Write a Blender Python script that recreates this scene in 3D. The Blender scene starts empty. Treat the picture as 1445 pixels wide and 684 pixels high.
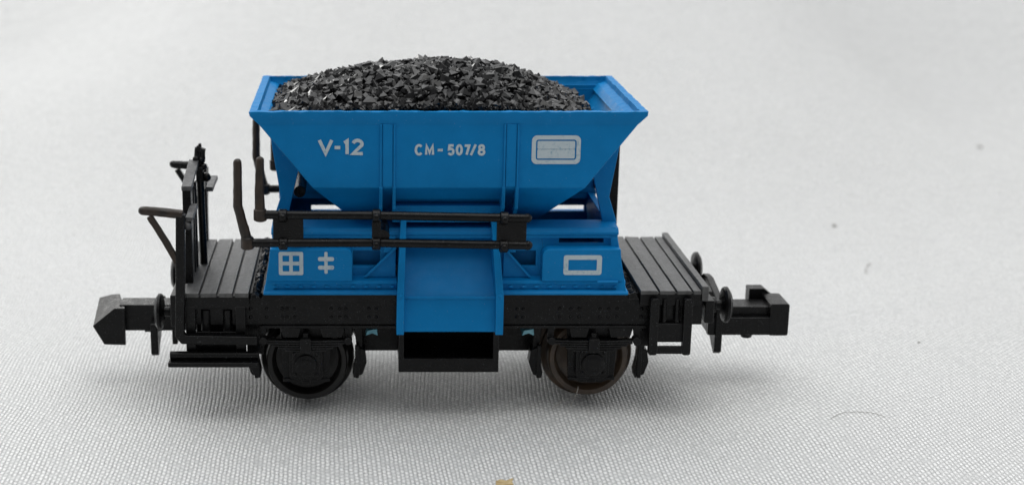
import bpy, bmesh, math, random
from mathutils import Vector, Matrix, noise

S = 0.1            # all shapes below are written in millimetres; one Blender unit is one centimetre
scn = bpy.context.scene
C = scn.collection
rnd = random.Random(7)

# ------------------------------------------------------------------ camera
F = 2150.0
PITCH = math.atan(582.0 / F)
cam_d = bpy.data.cameras.new("camera")
cam = bpy.data.objects.new("camera", cam_d)
C.objects.link(cam)
cam.location = (-6.92 * S, -127.6 * S, 47.3 * S)
cam.rotation_euler = (math.pi / 2 - PITCH, 0, 0)
cam_d.sensor_fit = 'HORIZONTAL'
cam_d.sensor_width = 36.0
cam_d.lens = F / 1445 * 36.0
cam_d.shift_x = (722.5 - 508) / 1445
cam_d.shift_y = 0
cam_d.clip_start = 0.05
cam_d.clip_end = 400
cam_d.dof.use_dof = True
cam_d.dof.focus_distance = 124 * S
cam_d.dof.aperture_fstop = 0.45
scn.camera = cam

# ------------------------------------------------------------------ light
w = bpy.data.worlds.new("World")
scn.world = w
w.use_nodes = True
bg = w.node_tree.nodes['Background']
# a pale room: brighter beyond the wagon (white wall) than on the photographer's side
_nt = w.node_tree
_tc = _nt.nodes.new('ShaderNodeTexCoord'); _sp = _nt.nodes.new('ShaderNodeSeparateXYZ'); _rp = _nt.nodes.new('ShaderNodeValToRGB')
_mr = _nt.nodes.new('ShaderNodeMapRange'); _mr.inputs['From Min'].default_value = -1; _mr.inputs['From Max'].default_value = 1
_nt.links.new(_tc.outputs['Generated'], _sp.inputs[0]); _nt.links.new(_sp.outputs['Y'], _mr.inputs['Value']); _nt.links.new(_mr.outputs['Result'], _rp.inputs['Fac'])
_rp.color_ramp.elements[0].position = 0.1; _rp.color_ramp.elements[0].color = (0.23, 0.235, 0.24, 1)
_rp.color_ramp.elements[1].position = 0.85; _rp.color_ramp.elements[1].color = (1.0, 1.0, 0.995, 1)
_nt.links.new(_rp.outputs['Color'], bg.inputs['Color'])
bg.inputs['Strength'].default_value = 1.05

def area(name, loc, target, size, size_y, power, color=(1, 1, 1)):
    l = bpy.data.lights.new(name, 'AREA')
    l.shape = 'RECTANGLE'; l.size = size * S; l.size_y = size_y * S
    l.energy = power; l.color = color
    o = bpy.data.objects.new(name, l)
    C.objects.link(o)
    o.location = Vector(loc) * S
    d = (Vector(target) - Vector(loc))
    o.rotation_euler = d.to_track_quat('-Z', 'Y').to_euler()
    return o
area("window_light", (-50, 120, 480), (0, 0, 0), 760, 620, 17500, (0.975, 0.99, 1.0))
area("added_glare", (-260, 560, 150), (-40, 60, 0), 300, 150, 5000, (1.0, 0.995, 0.96))  # added low lamp that puts glare on the cloth, no window known there
area("front_fill", (60, -110, 400), (0, -10, 0), 300, 240, 5200, (1.0, 0.99, 0.96))  # added fill from above the front, brightens near cloth and blue faces

scn.view_settings.view_transform = 'Standard'
scn.view_settings.look = 'None'
scn.view_settings.exposure = 0
scn.view_settings.gamma = 1
scn.render.engine = 'CYCLES'
scn.cycles.max_bounces = 8

# ------------------------------------------------------------------ materials
class NT:
    def __init__(s, name):
        s.m = bpy.data.materials.new(name); s.m.use_nodes = True
        s.t = s.m.node_tree; s.b = s.t.nodes['Principled BSDF']
        s.tc = s.t.nodes.new('ShaderNodeTexCoord')
    def n(s, typ, **kw):
        x = s.t.nodes.new(typ)
        for k, v in kw.items():
            if isinstance(k, str) and k in x.inputs: x.inputs[k].default_value = v
            else: setattr(x, k, v)
        return x
    def l(s, a, b): s.t.links.new(a, b)
    def noise(s, scale, detail=4, rough=0.55, vec=None):
        x = s.n('ShaderNodeTexNoise'); x.inputs['Scale'].default_value = scale
        x.inputs['Detail'].default_value = detail; x.inputs['Roughness'].default_value = rough
        s.l(vec if vec is not None else s.tc.outputs['Object'], x.inputs['Vector']); return x.outputs['Fac']
    def ramp(s, fac, p0, p1, c0, c1):
        r = s.n('ShaderNodeValToRGB'); e = r.color_ramp.elements
        e[0].position = p0; e[1].position = p1; e[0].color = c0; e[1].color = c1
        s.l(fac, r.inputs['Fac']); return r.outputs['Color']
    def maprange(s, fac, a, b, c, d):
        r = s.n('ShaderNodeMapRange'); s.l(fac, r.inputs['Value'])
        for i, v in zip(('From Min', 'From Max', 'To Min', 'To Max'), (a, b, c, d)): r.inputs[i].default_value = v
        return r.outputs['Result']
    def math(s, op, a, b=None, c=None):
        x = s.n('ShaderNodeMath'); x.operation = op
        for i, v in enumerate((a, b, c)):
            if v is None: continue
            if isinstance(v, (int, float)): x.inputs[i].default_value = v
            else: s.l(v, x.inputs[i])
        return x.outputs[0]
    def bump(s, h, strength, dist, normal=None):
        b = s.n('ShaderNodeBump'); b.inputs['Strength'].default_value = strength
        b.inputs['Distance'].default_value = dist; s.l(h, b.inputs['Height'])
        if normal is not None: s.l(normal, b.inputs['Normal'])
        return b.outputs['Normal']

def plastic(name, c_lo, c_hi, r_lo, r_hi, spec=0.5, bump=0.25, scale=7.0, dust=0.0, bdist=0.004, glint_wear=None, glint_wear_amt=0.8):
    k = NT(name)
    nf = k.noise(scale, 5)
    k.l(k.ramp(nf, 0.3, 0.7, (*c_lo, 1), (*c_hi, 1)), k.b.inputs['Base Color'])
    fine = k.noise(scale * 9, 3)
    k.l(k.maprange(k.noise(scale * 2.3, 4), 0.3, 0.7, r_lo, r_hi), k.b.inputs['Roughness'])
    k.b.inputs['Specular IOR Level'].default_value = spec
    k.l(k.bump(k.math('ADD', fine, k.math('MULTIPLY', nf, 1.2)), bump, bdist), k.b.inputs['Normal'])
    if dust > 0:   # sparse pale dust specks lying on the plastic
        sp = k.noise(scale * 16, 2, 0.5)
        msk = k.maprange(sp, 0.71, 0.75, 0, dust)
        mx = k.n('ShaderNodeMixRGB'); k.l(msk, mx.inputs['Fac'])
        src = k.b.inputs['Base Color'].links[0].from_socket
        k.l(src, mx.inputs['Color1']); mx.inputs['Color2'].default_value = (0.35, 0.38, 0.4, 1)
        k.l(mx.outputs['Color'], k.b.inputs['Base Color'])
    if glint_wear:       # edge highlights painted into the colour, with pale scuffs on the black
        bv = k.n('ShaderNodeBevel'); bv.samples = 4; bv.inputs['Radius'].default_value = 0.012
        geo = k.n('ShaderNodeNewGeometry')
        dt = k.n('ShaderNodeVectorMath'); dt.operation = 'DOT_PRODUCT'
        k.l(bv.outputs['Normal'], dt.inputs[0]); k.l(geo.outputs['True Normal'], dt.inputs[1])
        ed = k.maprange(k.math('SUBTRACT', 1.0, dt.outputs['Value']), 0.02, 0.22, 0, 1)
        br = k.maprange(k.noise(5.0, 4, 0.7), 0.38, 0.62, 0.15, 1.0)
        mk = k.math('MULTIPLY', k.math('MULTIPLY', ed, br), glint_wear_amt)
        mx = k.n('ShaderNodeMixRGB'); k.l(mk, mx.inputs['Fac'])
        k.l(k.b.inputs['Base Color'].links[0].from_socket, mx.inputs['Color1']); mx.inputs['Color2'].default_value = (*glint_wear, 1)
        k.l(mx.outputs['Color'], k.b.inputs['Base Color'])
    return k.m

M = {}
M['blue'] = plastic('blue_plastic', (0.001, 0.168, 0.43), (0.002, 0.188, 0.475), 0.42, 0.56, 0.13, 0.22, 6.0, 0.35, glint_wear=(0.035, 0.34, 0.70), glint_wear_amt=0.75)
M['black'] = plastic('black_plastic', (0.0022, 0.0022, 0.0025), (0.0045, 0.0045, 0.0048), 0.22, 0.40, 0.20, 0.45, 8.0, 0.5, glint_wear=(0.075, 0.075, 0.078), glint_wear_amt=0.7)
M['deck'] = plastic('deck_plastic', (0.030, 0.030, 0.030), (0.060, 0.060, 0.060), 0.36, 0.52, 0.85, 0.8, 14.0, 0.6)  # black plastic like its frame; sheen of the top painted in as grey
M['worn'] = plastic('worn_brown_black_plastic', (0.004, 0.0038, 0.0035), (0.036, 0.022, 0.013), 0.3, 0.6, 0.4, 0.9, 9.0, 0.3)
M['wheel'] = plastic('dark_wheel', (0.006, 0.0058, 0.0055), (0.012, 0.0105, 0.0095), 0.28, 0.42, 0.35, 0.4, 10.0, 0.2)
M['rust'] = plastic('browned_metal_wheel', (0.030, 0.020, 0.013), (0.095, 0.062, 0.038), 0.35, 0.5, 0.6, 0.5, 9.0, 0.1)
M['grey'] = plastic('scuffed_grey_black_plastic', (0.03, 0.03, 0.031), (0.09, 0.09, 0.092), 0.35, 0.6, 0.6, 0.8, 18.0, 0.4)
M['clip'] = plastic('pale_blue_plastic', (0.10, 0.32, 0.42), (0.22, 0.5, 0.6), 0.3, 0.5, 0.5, 0.3, 12.0)
M['scrap'] = plastic('yellowed_paper', (0.30, 0.21, 0.09), (0.58, 0.47, 0.28), 0.7, 0.9, 0.2, 0.8, 14.0)
M['hair'] = plastic('pale_fibre', (0.45, 0.42, 0.38), (0.6, 0.58, 0.55), 0.4, 0.5, 0.5, 0.0, 10.0)
M['darkhair'] = plastic('grey_fibre', (0.20, 0.19, 0.18), (0.34, 0.33, 0.31), 0.5, 0.6, 0.5, 0.0, 10.0)

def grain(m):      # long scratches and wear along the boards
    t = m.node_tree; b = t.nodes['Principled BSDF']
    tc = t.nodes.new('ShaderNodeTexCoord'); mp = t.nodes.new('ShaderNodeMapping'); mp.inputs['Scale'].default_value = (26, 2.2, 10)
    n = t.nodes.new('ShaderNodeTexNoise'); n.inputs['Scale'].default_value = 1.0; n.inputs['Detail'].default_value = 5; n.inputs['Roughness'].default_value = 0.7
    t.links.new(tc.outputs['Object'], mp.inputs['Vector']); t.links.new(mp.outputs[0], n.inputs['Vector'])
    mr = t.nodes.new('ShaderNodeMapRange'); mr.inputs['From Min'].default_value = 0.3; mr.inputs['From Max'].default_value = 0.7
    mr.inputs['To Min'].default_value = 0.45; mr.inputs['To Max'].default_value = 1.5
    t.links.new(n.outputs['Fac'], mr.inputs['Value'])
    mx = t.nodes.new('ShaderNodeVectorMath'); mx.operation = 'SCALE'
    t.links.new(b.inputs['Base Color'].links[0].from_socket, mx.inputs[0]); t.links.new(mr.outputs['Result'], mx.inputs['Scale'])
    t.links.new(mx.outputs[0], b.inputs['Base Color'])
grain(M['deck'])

def coal_mat():
    k = NT('glossy_black_coal')
    nf = k.noise(9.0, 3)
    k.l(k.ramp(nf, 0.35, 0.7, (0.002, 0.002, 0.0024, 1), (0.009, 0.009, 0.010, 1)), k.b.inputs['Base Color'])
    k.l(k.maprange(k.noise(16.0, 2), 0.35, 0.65, 0.10, 0.34), k.b.inputs['Roughness'])
    k.b.inputs['Specular IOR Level'].default_value = 0.42
    k.l(k.bump(k.noise(40, 2), 0.12, 0.002), k.b.inputs['Normal'])
    return k.m
M['coal'] = coal_mat()

def paint_mat():
    k = NT('worn_white_printing')
    f = k.noise(45.0, 4, 0.7)
    f2 = k.noise(9.0, 3, 0.6)
    s = k.math('ADD', f, k.math('MULTIPLY', f2, 0.5))
    k.l(k.ramp(s, 0.47, 0.71, (0.18, 0.33, 0.45, 1), (0.48, 0.56, 0.60, 1)), k.b.inputs['Base Color'])
    k.b.inputs['Roughness'].default_value = 0.55
    k.l(k.bump(f, 0.4, 0.004), k.b.inputs['Normal'])
    return k.m
M['paint'] = paint_mat()

def cloth_mat():
    k = NT('white_satin_weave')
    sep = k.n('ShaderNodeSeparateXYZ')
    wob = k.n('ShaderNodeTexNoise'); wob.inputs['Scale'].default_value = 0.55; wob.inputs['Detail'].default_value = 0.5
    k.l(k.tc.outputs['Object'], wob.inputs['Vector'])
    wob2 = k.n('ShaderNodeTexNoise'); wob2.inputs['Scale'].default_value = 9.0; wob2.inputs['Detail'].default_value = 2
    k.l(k.tc.outputs['Object'], wob2.inputs['Vector'])
    v1 = k.n('ShaderNodeVectorMath'); v1.operation = 'SCALE'; v1.inputs['Scale'].default_value = 0.20
    k.l(wob.outputs['Color'], v1.inputs[0])
    v2 = k.n('ShaderNodeVectorMath'); v2.operation = 'SCALE'; v2.inputs['Scale'].default_value = 0.017
    k.l(wob2.outputs['Color'], v2.inputs[0])
    a = k.n('ShaderNodeVectorMath'); a.operation = 'ADD'; k.l(v1.outputs[0], a.inputs[0]); k.l(v2.outputs[0], a.inputs[1])
    b = k.n('ShaderNodeVectorMath'); b.operation = 'ADD'; k.l(a.outputs[0], b.inputs[0]); k.l(k.tc.outputs['Object'], b.inputs[1])
    k.l(b.outputs[0], sep.inputs[0])
    u = k.math('DIVIDE', sep.outputs['X'], 0.034)
    col = k.math('FLOOR', u)
    v = k.math('ADD', k.math('DIVIDE', sep.outputs['Y'], 0.061), k.math('MULTIPLY', col, 0.5))
    cell = k.math('FLOOR', v)
    su = k.math('POWER', k.math('ABSOLUTE', k.math('SINE', k.math('MULTIPLY', u, math.pi))), 0.8)
    sv = k.math('POWER', k.math('ABSOLUTE', k.math('SINE', k.math('MULTIPLY', v, math.pi))), 0.7)
    cx = k.n('ShaderNodeCombineXYZ'); k.l(col, cx.inputs[0]); k.l(cell, cx.inputs[1])
    wn = k.n('ShaderNodeTexWhiteNoise'); wn.noise_dimensions = '3D'; k.l(cx.outputs[0], wn.inputs['Vector'])
    h = k.math('MULTIPLY', k.math('MULTIPLY', su, sv), k.math('ADD', 0.45, k.math('MULTIPLY', wn.outputs['Value'], 0.85)))
    amp = k.maprange(k.noise(3.2, 4, 0.65), 0.3, 0.7, 0.45, 1.15)
    h = k.math('MULTIPLY', h, amp)
    fz = k.noise(26.0, 4, 0.7)
    h2 = k.math('ADD', h, k.math('MULTIPLY', fz, 0.85))
    # thread tops stay bright; shade in the gaps is painted into the colour
    k.l(k.ramp(k.math('ADD', h, k.math('MULTIPLY', k.math('SUBTRACT', fz, 0.5), 0.7)), 0.02, 0.72, (0.46, 0.465, 0.465, 1), (0.88, 0.885, 0.88, 1)), k.b.inputs['Base Color'])
    k.b.inputs['Roughness'].default_value = 0.42
    k.b.inputs['Specular IOR Level'].default_value = 0.5
    k.b.inputs['Sheen Weight'].default_value = 0.15
    k.l(k.bump(h2, 0.95, 0.019), k.b.inputs['Normal'])
    return k.m
M['cloth'] = cloth_mat()

# ------------------------------------------------------------------ mesh helpers
class MB:
    def __init__(s): s.bm = bmesh.new()
    def poly(s, pts):
        vs = [s.bm.verts.new(Vector(p) * S) for p in pts]
        return s.bm.faces.new(vs)
    def hullpair(s, A, B):
        """closed solid between two outlines of equal count"""
        va = [s.bm.verts.new(Vector(p) * S) for p in A]
        vb = [s.bm.verts.new(Vector(p) * S) for p in B]
        n = len(va)
        s.bm.faces.new(va); s.bm.faces.new(vb[::-1])
        for i in range(n):
            j = (i + 1) % n
            s.bm.faces.new((va[j], va[i], vb[i], vb[j]))
        return s
    def box(s, x0, x1, y0, y1, z0, z1):
        return s.hullpair([(x0, y0, z0), (x1, y0, z0), (x1, y0, z1), (x0, y0, z1)],
                          [(x0, y1, z0), (x1, y1, z0), (x1, y1, z1), (x0, y1, z1)])
    def xz(s, pts, y0, y1):      # outline in the side plane, extruded across the wagon
        return s.hullpair([(x, y0, z) for x, z in pts], [(x, y1, z) for x, z in pts])
    def yz(s, pts, x0, x1):
        return s.hullpair([(x0, y, z) for y, z in pts], [(x1, y, z) for y, z in pts])
    def tube(s, pts, r, n=10, square=False, caps=True):
        pts = [Vector(p) for p in pts]
        rings = []
        for i, p in enumerate(pts):
            if i == 0: d = pts[1] - p
            elif i == len(pts) - 1: d = p - pts[i - 1]
            else: d = (pts[i + 1] - p).normalized() + (p - pts[i - 1]).normalized()
            d.normalize()
            ref = Vector((0, 1, 0)) if abs(d.y) < 0.9 else Vector((1, 0, 0))
            a = d.cross(ref).normalized(); b = d.cross(a).normalized()
            rr = r[i] if isinstance(r, (list, tuple)) else r
            k = 1.0
            if 0 < i < len(pts) - 1:
                c = (pts[i + 1] - p).normalized().dot((p - pts[i - 1]).normalized())
                k = 1 / max(0.5, math.sqrt((1 + c) / 2))
            ring = []
            m = 4 if square else n
            for q in range(m):
                t = 2 * math.pi * (q + (0.5 if square else 0)) / m
                f = rr * (1.414 if square else 1)
                ring.append(s.bm.verts.new((p + (a * math.cos(t) * k + b * math.sin(t)) * f) * S))
            rings.append(ring)
        for i in range(len(rings) - 1):
            A, B = rings[i], rings[i + 1]; m = len(A)
            for q in range(m):
                s.bm.faces.new((A[q], A[(q + 1) % m], B[(q + 1) % m], B[q]))
        if caps:
            s.bm.faces.new(rings[0][::-1]); s.bm.faces.new(rings[-1])
        return s
    def lathe(s, prof, origin, axis='y', n=40):
        """profile = [(distance along axis, radius)]"""
        o = Vector(origin); rings = []
        for d, r in prof:
            ring = []
            for q in range(n):
                t = 2 * math.pi * q / n
                c, e = math.cos(t) * r, math.sin(t) * r
                v = {'y': Vector((c, d, e)), 'x': Vector((d, c, e)), 'z': Vector((c, e, d))}[axis]
                ring.append(s.bm.verts.new((o + v) * S))
            rings.append(ring)
        for i in range(len(rings) - 1):
            A, B = rings[i], rings[i + 1]
            for q in range(n): s.bm.faces.new((A[q], A[(q + 1) % n], B[(q + 1) % n], B[q]))
        s.bm.faces.new(rings[0][::-1]); s.bm.faces.new(rings[-1])
        return s
    def ball(s, c, r, sx=1, sy=1, sz=1, sub=2):
        g = bmesh.ops.create_icosphere(s.bm, subdivisions=sub, radius=r * S)
        bmesh.ops.scale(s.bm, vec=(sx, sy, sz), verts=g['verts'])
        bmesh.ops.translate(s.bm, vec=Vector(c) * S, verts=g['verts'])
        return s
    def jitter(s, amt, freq=1.0, seed=0):
        for v in s.bm.verts:
            p = v.co / S * freq + Vector((seed, seed * 2.3, 0))
            v.co += Vector(noise.noise_vector(p)) * amt * S
        return s
    def cut(s, length):
        """subdivide long edges so that the surface can be roughened"""
        for _ in range(7):
            es = [e for e in s.bm.edges if e.calc_length() > length * S]
            if not es: break
            bmesh.ops.subdivide_edges(s.bm, edges=es, cuts=1, use_grid_fill=True)
        return s
    def build(s, name, mat, parent=None, bevel=0.07, smooth=True, kind=None, seg=2, sharp=33):
        bmesh.ops.recalc_face_normals(s.bm, faces=s.bm.faces)
        me = bpy.data.meshes.new(name)
        if smooth:
            for f in s.bm.faces: f.smooth = True
            for e in s.bm.edges:
                if len(e.link_faces) == 2 and e.calc_face_angle(0) > math.radians(sharp): e.smooth = False
        s.bm.to_mesh(me); s.bm.free()
        me.materials.append(M[mat])
        o = bpy.data.objects.new(name, me)
        C.objects.link(o)
        if parent is not None: o.parent = parent
        if bevel:
            b = o.modifiers.new('bevel', 'BEVEL'); b.width = bevel * S; b.segments = seg
            b.limit_method = 'ANGLE'; b.angle_limit = math.radians(sharp); b.harden_normals = True
        if kind: o['kind'] = kind
        return o

def tag(o, label=None, cat=None, group=None, kind=None):
    for k_, v_ in (('label', label), ('category', cat), ('group', group), ('kind', kind)):
        if v_: o[k_] = v_
    return o

def dup(o, parent=None):
    c = o.copy(); C.objects.link(c)
    if parent is not None: c.parent = parent
    for ch in list(o.children): dup(ch, c)
    return c

def rounded(x0, x1, z0, z1, r, n=5):
    pts = []
    for cx, cz, a0 in ((x1 - r, z1 - r, 0), (x0 + r, z1 - r, 90), (x0 + r, z0 + r, 180), (x1 - r, z0 + r, 270)):
        for i in range(n + 1):
            t = math.radians(a0 + 90 * i / n)
            pts.append((cx + r * math.cos(t), cz + r * math.sin(t)))
    return pts

def frame_mesh(mb, outer, inner, y0, y1):
    """flat ring between two outlines of equal count"""
    n = len(outer)
    vo0 = [mb.bm.verts.new(Vector((x, y0, z)) * S) for x, z in outer]; vi0 = [mb.bm.verts.new(Vector((x, y0, z)) * S) for x, z in inner]
    vo1 = [mb.bm.verts.new(Vector((x, y1, z)) * S) for x, z in outer]; vi1 = [mb.bm.verts.new(Vector((x, y1, z)) * S) for x, z in inner]
    for i in range(n):
        j = (i + 1) % n
        mb.bm.faces.new((vo0[i], vo0[j], vi0[j], vi0[i])); mb.bm.faces.new((vo1[j], vo1[i], vi1[i], vi1[j]))
        mb.bm.faces.new((vo0[j], vo0[i], vo1[i], vo1[j])); mb.bm.faces.new((vi0[i], vi0[j], vi1[j], vi1[i]))
    return mb

def plate_with_hole(mb, x0, x1, z0, z1, hx0, hx1, hz0, hz1, y0, y1):
    return frame_mesh(mb, [(x0, z0), (x1, z0), (x1, z1), (x0, z1)], [(hx0, hz0), (hx1, hz0), (hx1, hz1), (hx0, hz1)], y0, y1)

# ------------------------------------------------------------------ cloth
def gauss(x, y, cx, cy, sx, sy, ang=0):
    c, s_ = math.cos(ang), math.sin(ang)
    dx, dy = x - cx, y - cy
    a = dx * c + dy * s_; b = -dx * s_ + dy * c
    return math.exp(-(a / sx) ** 2 - (b / sy) ** 2)
_rise = {}
def _slope(x, y):
    t = min(1, max(0, (y - 35) / 55)); t = t * t * (3 - 2 * t)
    flat = gauss(x, y, -88, 118, 42, 34, 0.75) + gauss(x, y, 100, 98, 24, 45, -0.25)
    return 0.24 * t * max(0.0, 1 - 1.25 * flat)
def rise(x, y):
    if y <= 35: return 0.0
    xi = round(x / 8.0 - 0.5); fx_ = x / 8.0 - xi
    def col(i):
        if i not in _rise:
            z = 0; L = []
            for k in range(230):
                L.append(z); z += 4 * _slope(i * 8.0, 35 + 4 * k + 2)
            _rise[i] = L
        L = _rise[i]; q = min(228.0, (y - 35) / 4.0); a = int(q)
        return L[a] + (L[a + 1] - L[a]) * (q - a)
    return col(xi) * (1 - fx_) + col(xi + 1) * fx_
def cloth_z(x, y):
    far = min(1.0, max(0.0, (y - 12) / 60.0)); far = far * far * (3 - 2 * far)
    z = 0.38 * gauss(x, y, 13, -3, 6.5, 30)
    z += far * 1.2 * noise.noise(Vector((x / 60.0, y / 80.0, 0.3)))
    z += 0.15 * noise.noise(Vector((x / 16.0, y / 22.0, 4.1))) * (0.25 + 0.75 * min(1, abs(y + 4) / 25.0)) * (1 if y < -12 or y > 12 else 0.3)
    z += rise(x, y)
    return z
def cloth():
    bm = bmesh.new()
    xs = []; x = -330.0
    while x <= 430: xs.append(x); x += 1.2 if -60 < x < 70 else 4
    ys = []; y = -110.0
    while y <= 900: ys.append(y); y += 1.2 if -40 < y < 60 else (4 if y < 320 else 20)
    g = [[bm.verts.new((x * S, y * S, cloth_z(x, y) * S)) for x in xs] for y in ys]
    for j in range(len(ys) - 1):
        for i in range(len(xs) - 1):
            f = bm.faces.new((g[j][i], g[j][i + 1], g[j + 1][i + 1], g[j + 1][i])); f.smooth = True
    me = bpy.data.meshes.new('cloth'); bm.to_mesh(me); bm.free(); me.materials.append(M['cloth'])
    o = bpy.data.objects.new('cloth', me); C.objects.link(o); o['kind'] = 'structure'
    return o
cloth()

# ------------------------------------------------------------------ the wagon
W = bpy.data.objects.new('hopper_wagon', None); C.objects.link(W)
W.empty_display_size = 0.3
tag(W, 'small blue and black toy railway hopper wagon standing on white cloth', 'model wagon')

# ---- hopper body
mb = MB()
def ring(x0, x1, y, z): return [(x0, -y, z), (x1, -y, z), (x1, y, z), (x0, y, z)]
levels_out = [ring(-7.3, 7.7, 3.6, 15.6), ring(-10.72, 11.1, 8.85, 19.65), ring(-15.15, 15.3, 8.85, 25.05)]
levels_in = [ring(-14.75, 14.9, 8.45, 25.2), ring(-10.4, 10.75, 8.3, 19.9), ring(-7.2, 7.6, 3.3, 16.1)]
rings = []
for L in levels_out + levels_in:
    rings.append([mb.bm.verts.new(Vector(p) * S) for p in L])
for a, b in zip(rings, rings[1:]):
    for i in range(4): mb.bm.faces.new((a[i], a[(i + 1) % 4], b[(i + 1) % 4], b[i]))
mb.bm.faces.new(rings[0][::-1]); mb.bm.faces.new(rings[-1])
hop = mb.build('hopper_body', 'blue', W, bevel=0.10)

# rim: a flared lip of four bars with moulding flash
def rim():
    mb = MB()
    out_lo = ring(-14.82, 14.98, 8.82, 24.7)
    out_mid = ring(-15.6, 15.75, 9.12, 25.5)
    out_hi = ring(-15.66, 15.8, 9.12, 25.86)
    in_hi = ring(-15.05, 15.2, 8.72, 25.88)
    in_st = ring(-14.95, 15.1, 8.70, 25.45)
    in_st2 = ring(-14.35, 14.5, 8.58, 25.25)
    in_lo = ring(-13.9, 14.05, 8.42, 24.75)
    LV = [out_lo, out_mid, out_hi, in_hi, in_st, in_st2, in_lo]
    R_ = [[mb.bm.verts.new(Vector(p) * S) for p in L] for L in LV]
    R_.append(R_[0])
    for a, b in zip(R_, R_[1:]):
        for i in range(4): mb.bm.faces.new((a[i], a[(i + 1) % 4], b[(i + 1) % 4], b[i]))
    es = [e for e in mb.bm.edges if e.calc_length() > 5 * S]
    bmesh.ops.subdivide_edges(mb.bm, edges=es, cuts=90)
    for v in mb.bm.verts:
        p = v.co / S
        if p.z > 25.3:
            k = noise.noise(p * 1.3) + 0.8 * noise.noise(p * 3.1)
            v.co.z += S * 0.055 * k
            v.co.y += S * 0.045 * noise.noise(p * 2.2 + Vector((5, 0, 0))) * (1 if abs(p.y) > 8 else 0)
            v.co.x += S * 0.05 * noise.noise(p * 2.0 + Vector((0, 9, 0))) * (1 if abs(p.x) > 14.5 else 0)
    return mb.build('rim', 'blue', hop, bevel=0, sharp=28)
rim()

# vertical ribs: two thin ridges joined by a raised strip, forked at the foot
def rib(xc, side=-1):
    mb = MB()
    w_ = 0.53; Y = 8.85
    y_ = lambda v: side * v
    lo, hi = sorted((y_(Y - 0.05), y_(Y + 0.10)))
    mb.box(xc - w_ + 0.12, xc + w_ - 0.12, lo, hi, 19.75, 24.85)
    for e in (-1, 1):
        lo, hi = sorted((y_(Y - 0.05), y_(Y + 0.19)))
        mb.box(xc + e * w_ - 0.07, xc + e * w_ + 0.07, lo, hi, 19.7, 24.85)
        # foot flange following the inward slope
        pts = [(y_(8.8), 19.8), (y_(9.02), 19.7), (y_(8.75), 17.9), (y_(6.6), 16.6), (y_(4.6), 16.6)]
        mb.yz(pts, xc + e * w_ - 0.13, xc + e * w_ + 0.13)
    return mb.build('rib', 'blue', hop, bevel=0.06)
for sd in (-1, 1):
    for xc in (-4.72, 5.10): rib(xc, sd)

# outlet box under the body between the ribs
mb = MB()
mb.box(-4.3, 4.6, -7.55, 7.55, 16.5, 17.9)
mb.box(-5.2, 5.7, -4.4, 4.4, 12.0, 16.9)
mb.build('outlet', 'blue', hop, bevel=0.06)

# ---- printing: strokes as thin raised paint
def stroke(mb, pts, wd, y, th=0.02, closed=False):
    pts = [Vector((p[0], p[1])) for p in pts]; n = len(pts)
    L = []; R_ = []
    for i in range(n):
        a = pts[(i - 1) % n] if (closed or i > 0) else None
        b = pts[(i + 1) % n] if (closed or i < n - 1) else None
        d1 = (pts[i] - a).normalized() if a is not None else None
        d2 = (b - pts[i]).normalized() if b is not None else None
        if d1 is None: d1 = d2
        if d2 is None: d2 = d1
        n1 = Vector((-d1.y, d1.x)); n2 = Vector((-d2.y, d2.x))
        m = (n1 + n2)
        if m.length < 1e-4: m = n1
        m.normalize(); k = 1 / max(0.45, m.dot(n1))
        L.append(pts[i] + m * wd / 2 * k); R_.append(pts[i] - m * wd / 2 * k)
    if closed:
        frame_mesh(mb, [tuple(p) for p in L], [tuple(p) for p in R_], y - th, y + 0.03)
    else:
        for i in range(n - 1):
            pass
        A = [mb.bm.verts.new(Vector((p.x, y - th, p.y)) * S) for p in L]; B = [mb.bm.verts.new(Vector((p.x, y - th, p.y)) * S) for p in R_]
        A2 = [mb.bm.verts.new(Vector((p.x, y + 0.03, p.y)) * S) for p in L]; B2 = [mb.bm.verts.new(Vector((p.x, y + 0.03, p.y)) * S) for p in R_]
        for i in range(n - 1):
            mb.bm.faces.new((A[i], A[i + 1], B[i + 1], B[i])); mb.bm.faces.new((A2[i + 1], A2[i], B2[i], B2[i + 1]))
            mb.bm.faces.new((A[i + 1], A[i], A2[i], A2[i + 1])); mb.bm.faces.new((B[i], B[i + 1], B2[i + 1], B2[i]))
        mb.bm.faces.new((A[0], B[0], B2[0], A2[0])); mb.bm.faces.new((B[-1], A[-1], A2[-1], B2[-1]))
def arc(cx, cz, rx, rz, a0, a1, n=8):
    return [(cx + rx * math.cos(math.radians(a0 + (a1 - a0) * i / n)), cz + rz * math.sin(math.radians(a0 + (a1 - a0) * i / n))) for i in range(n + 1)]
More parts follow.
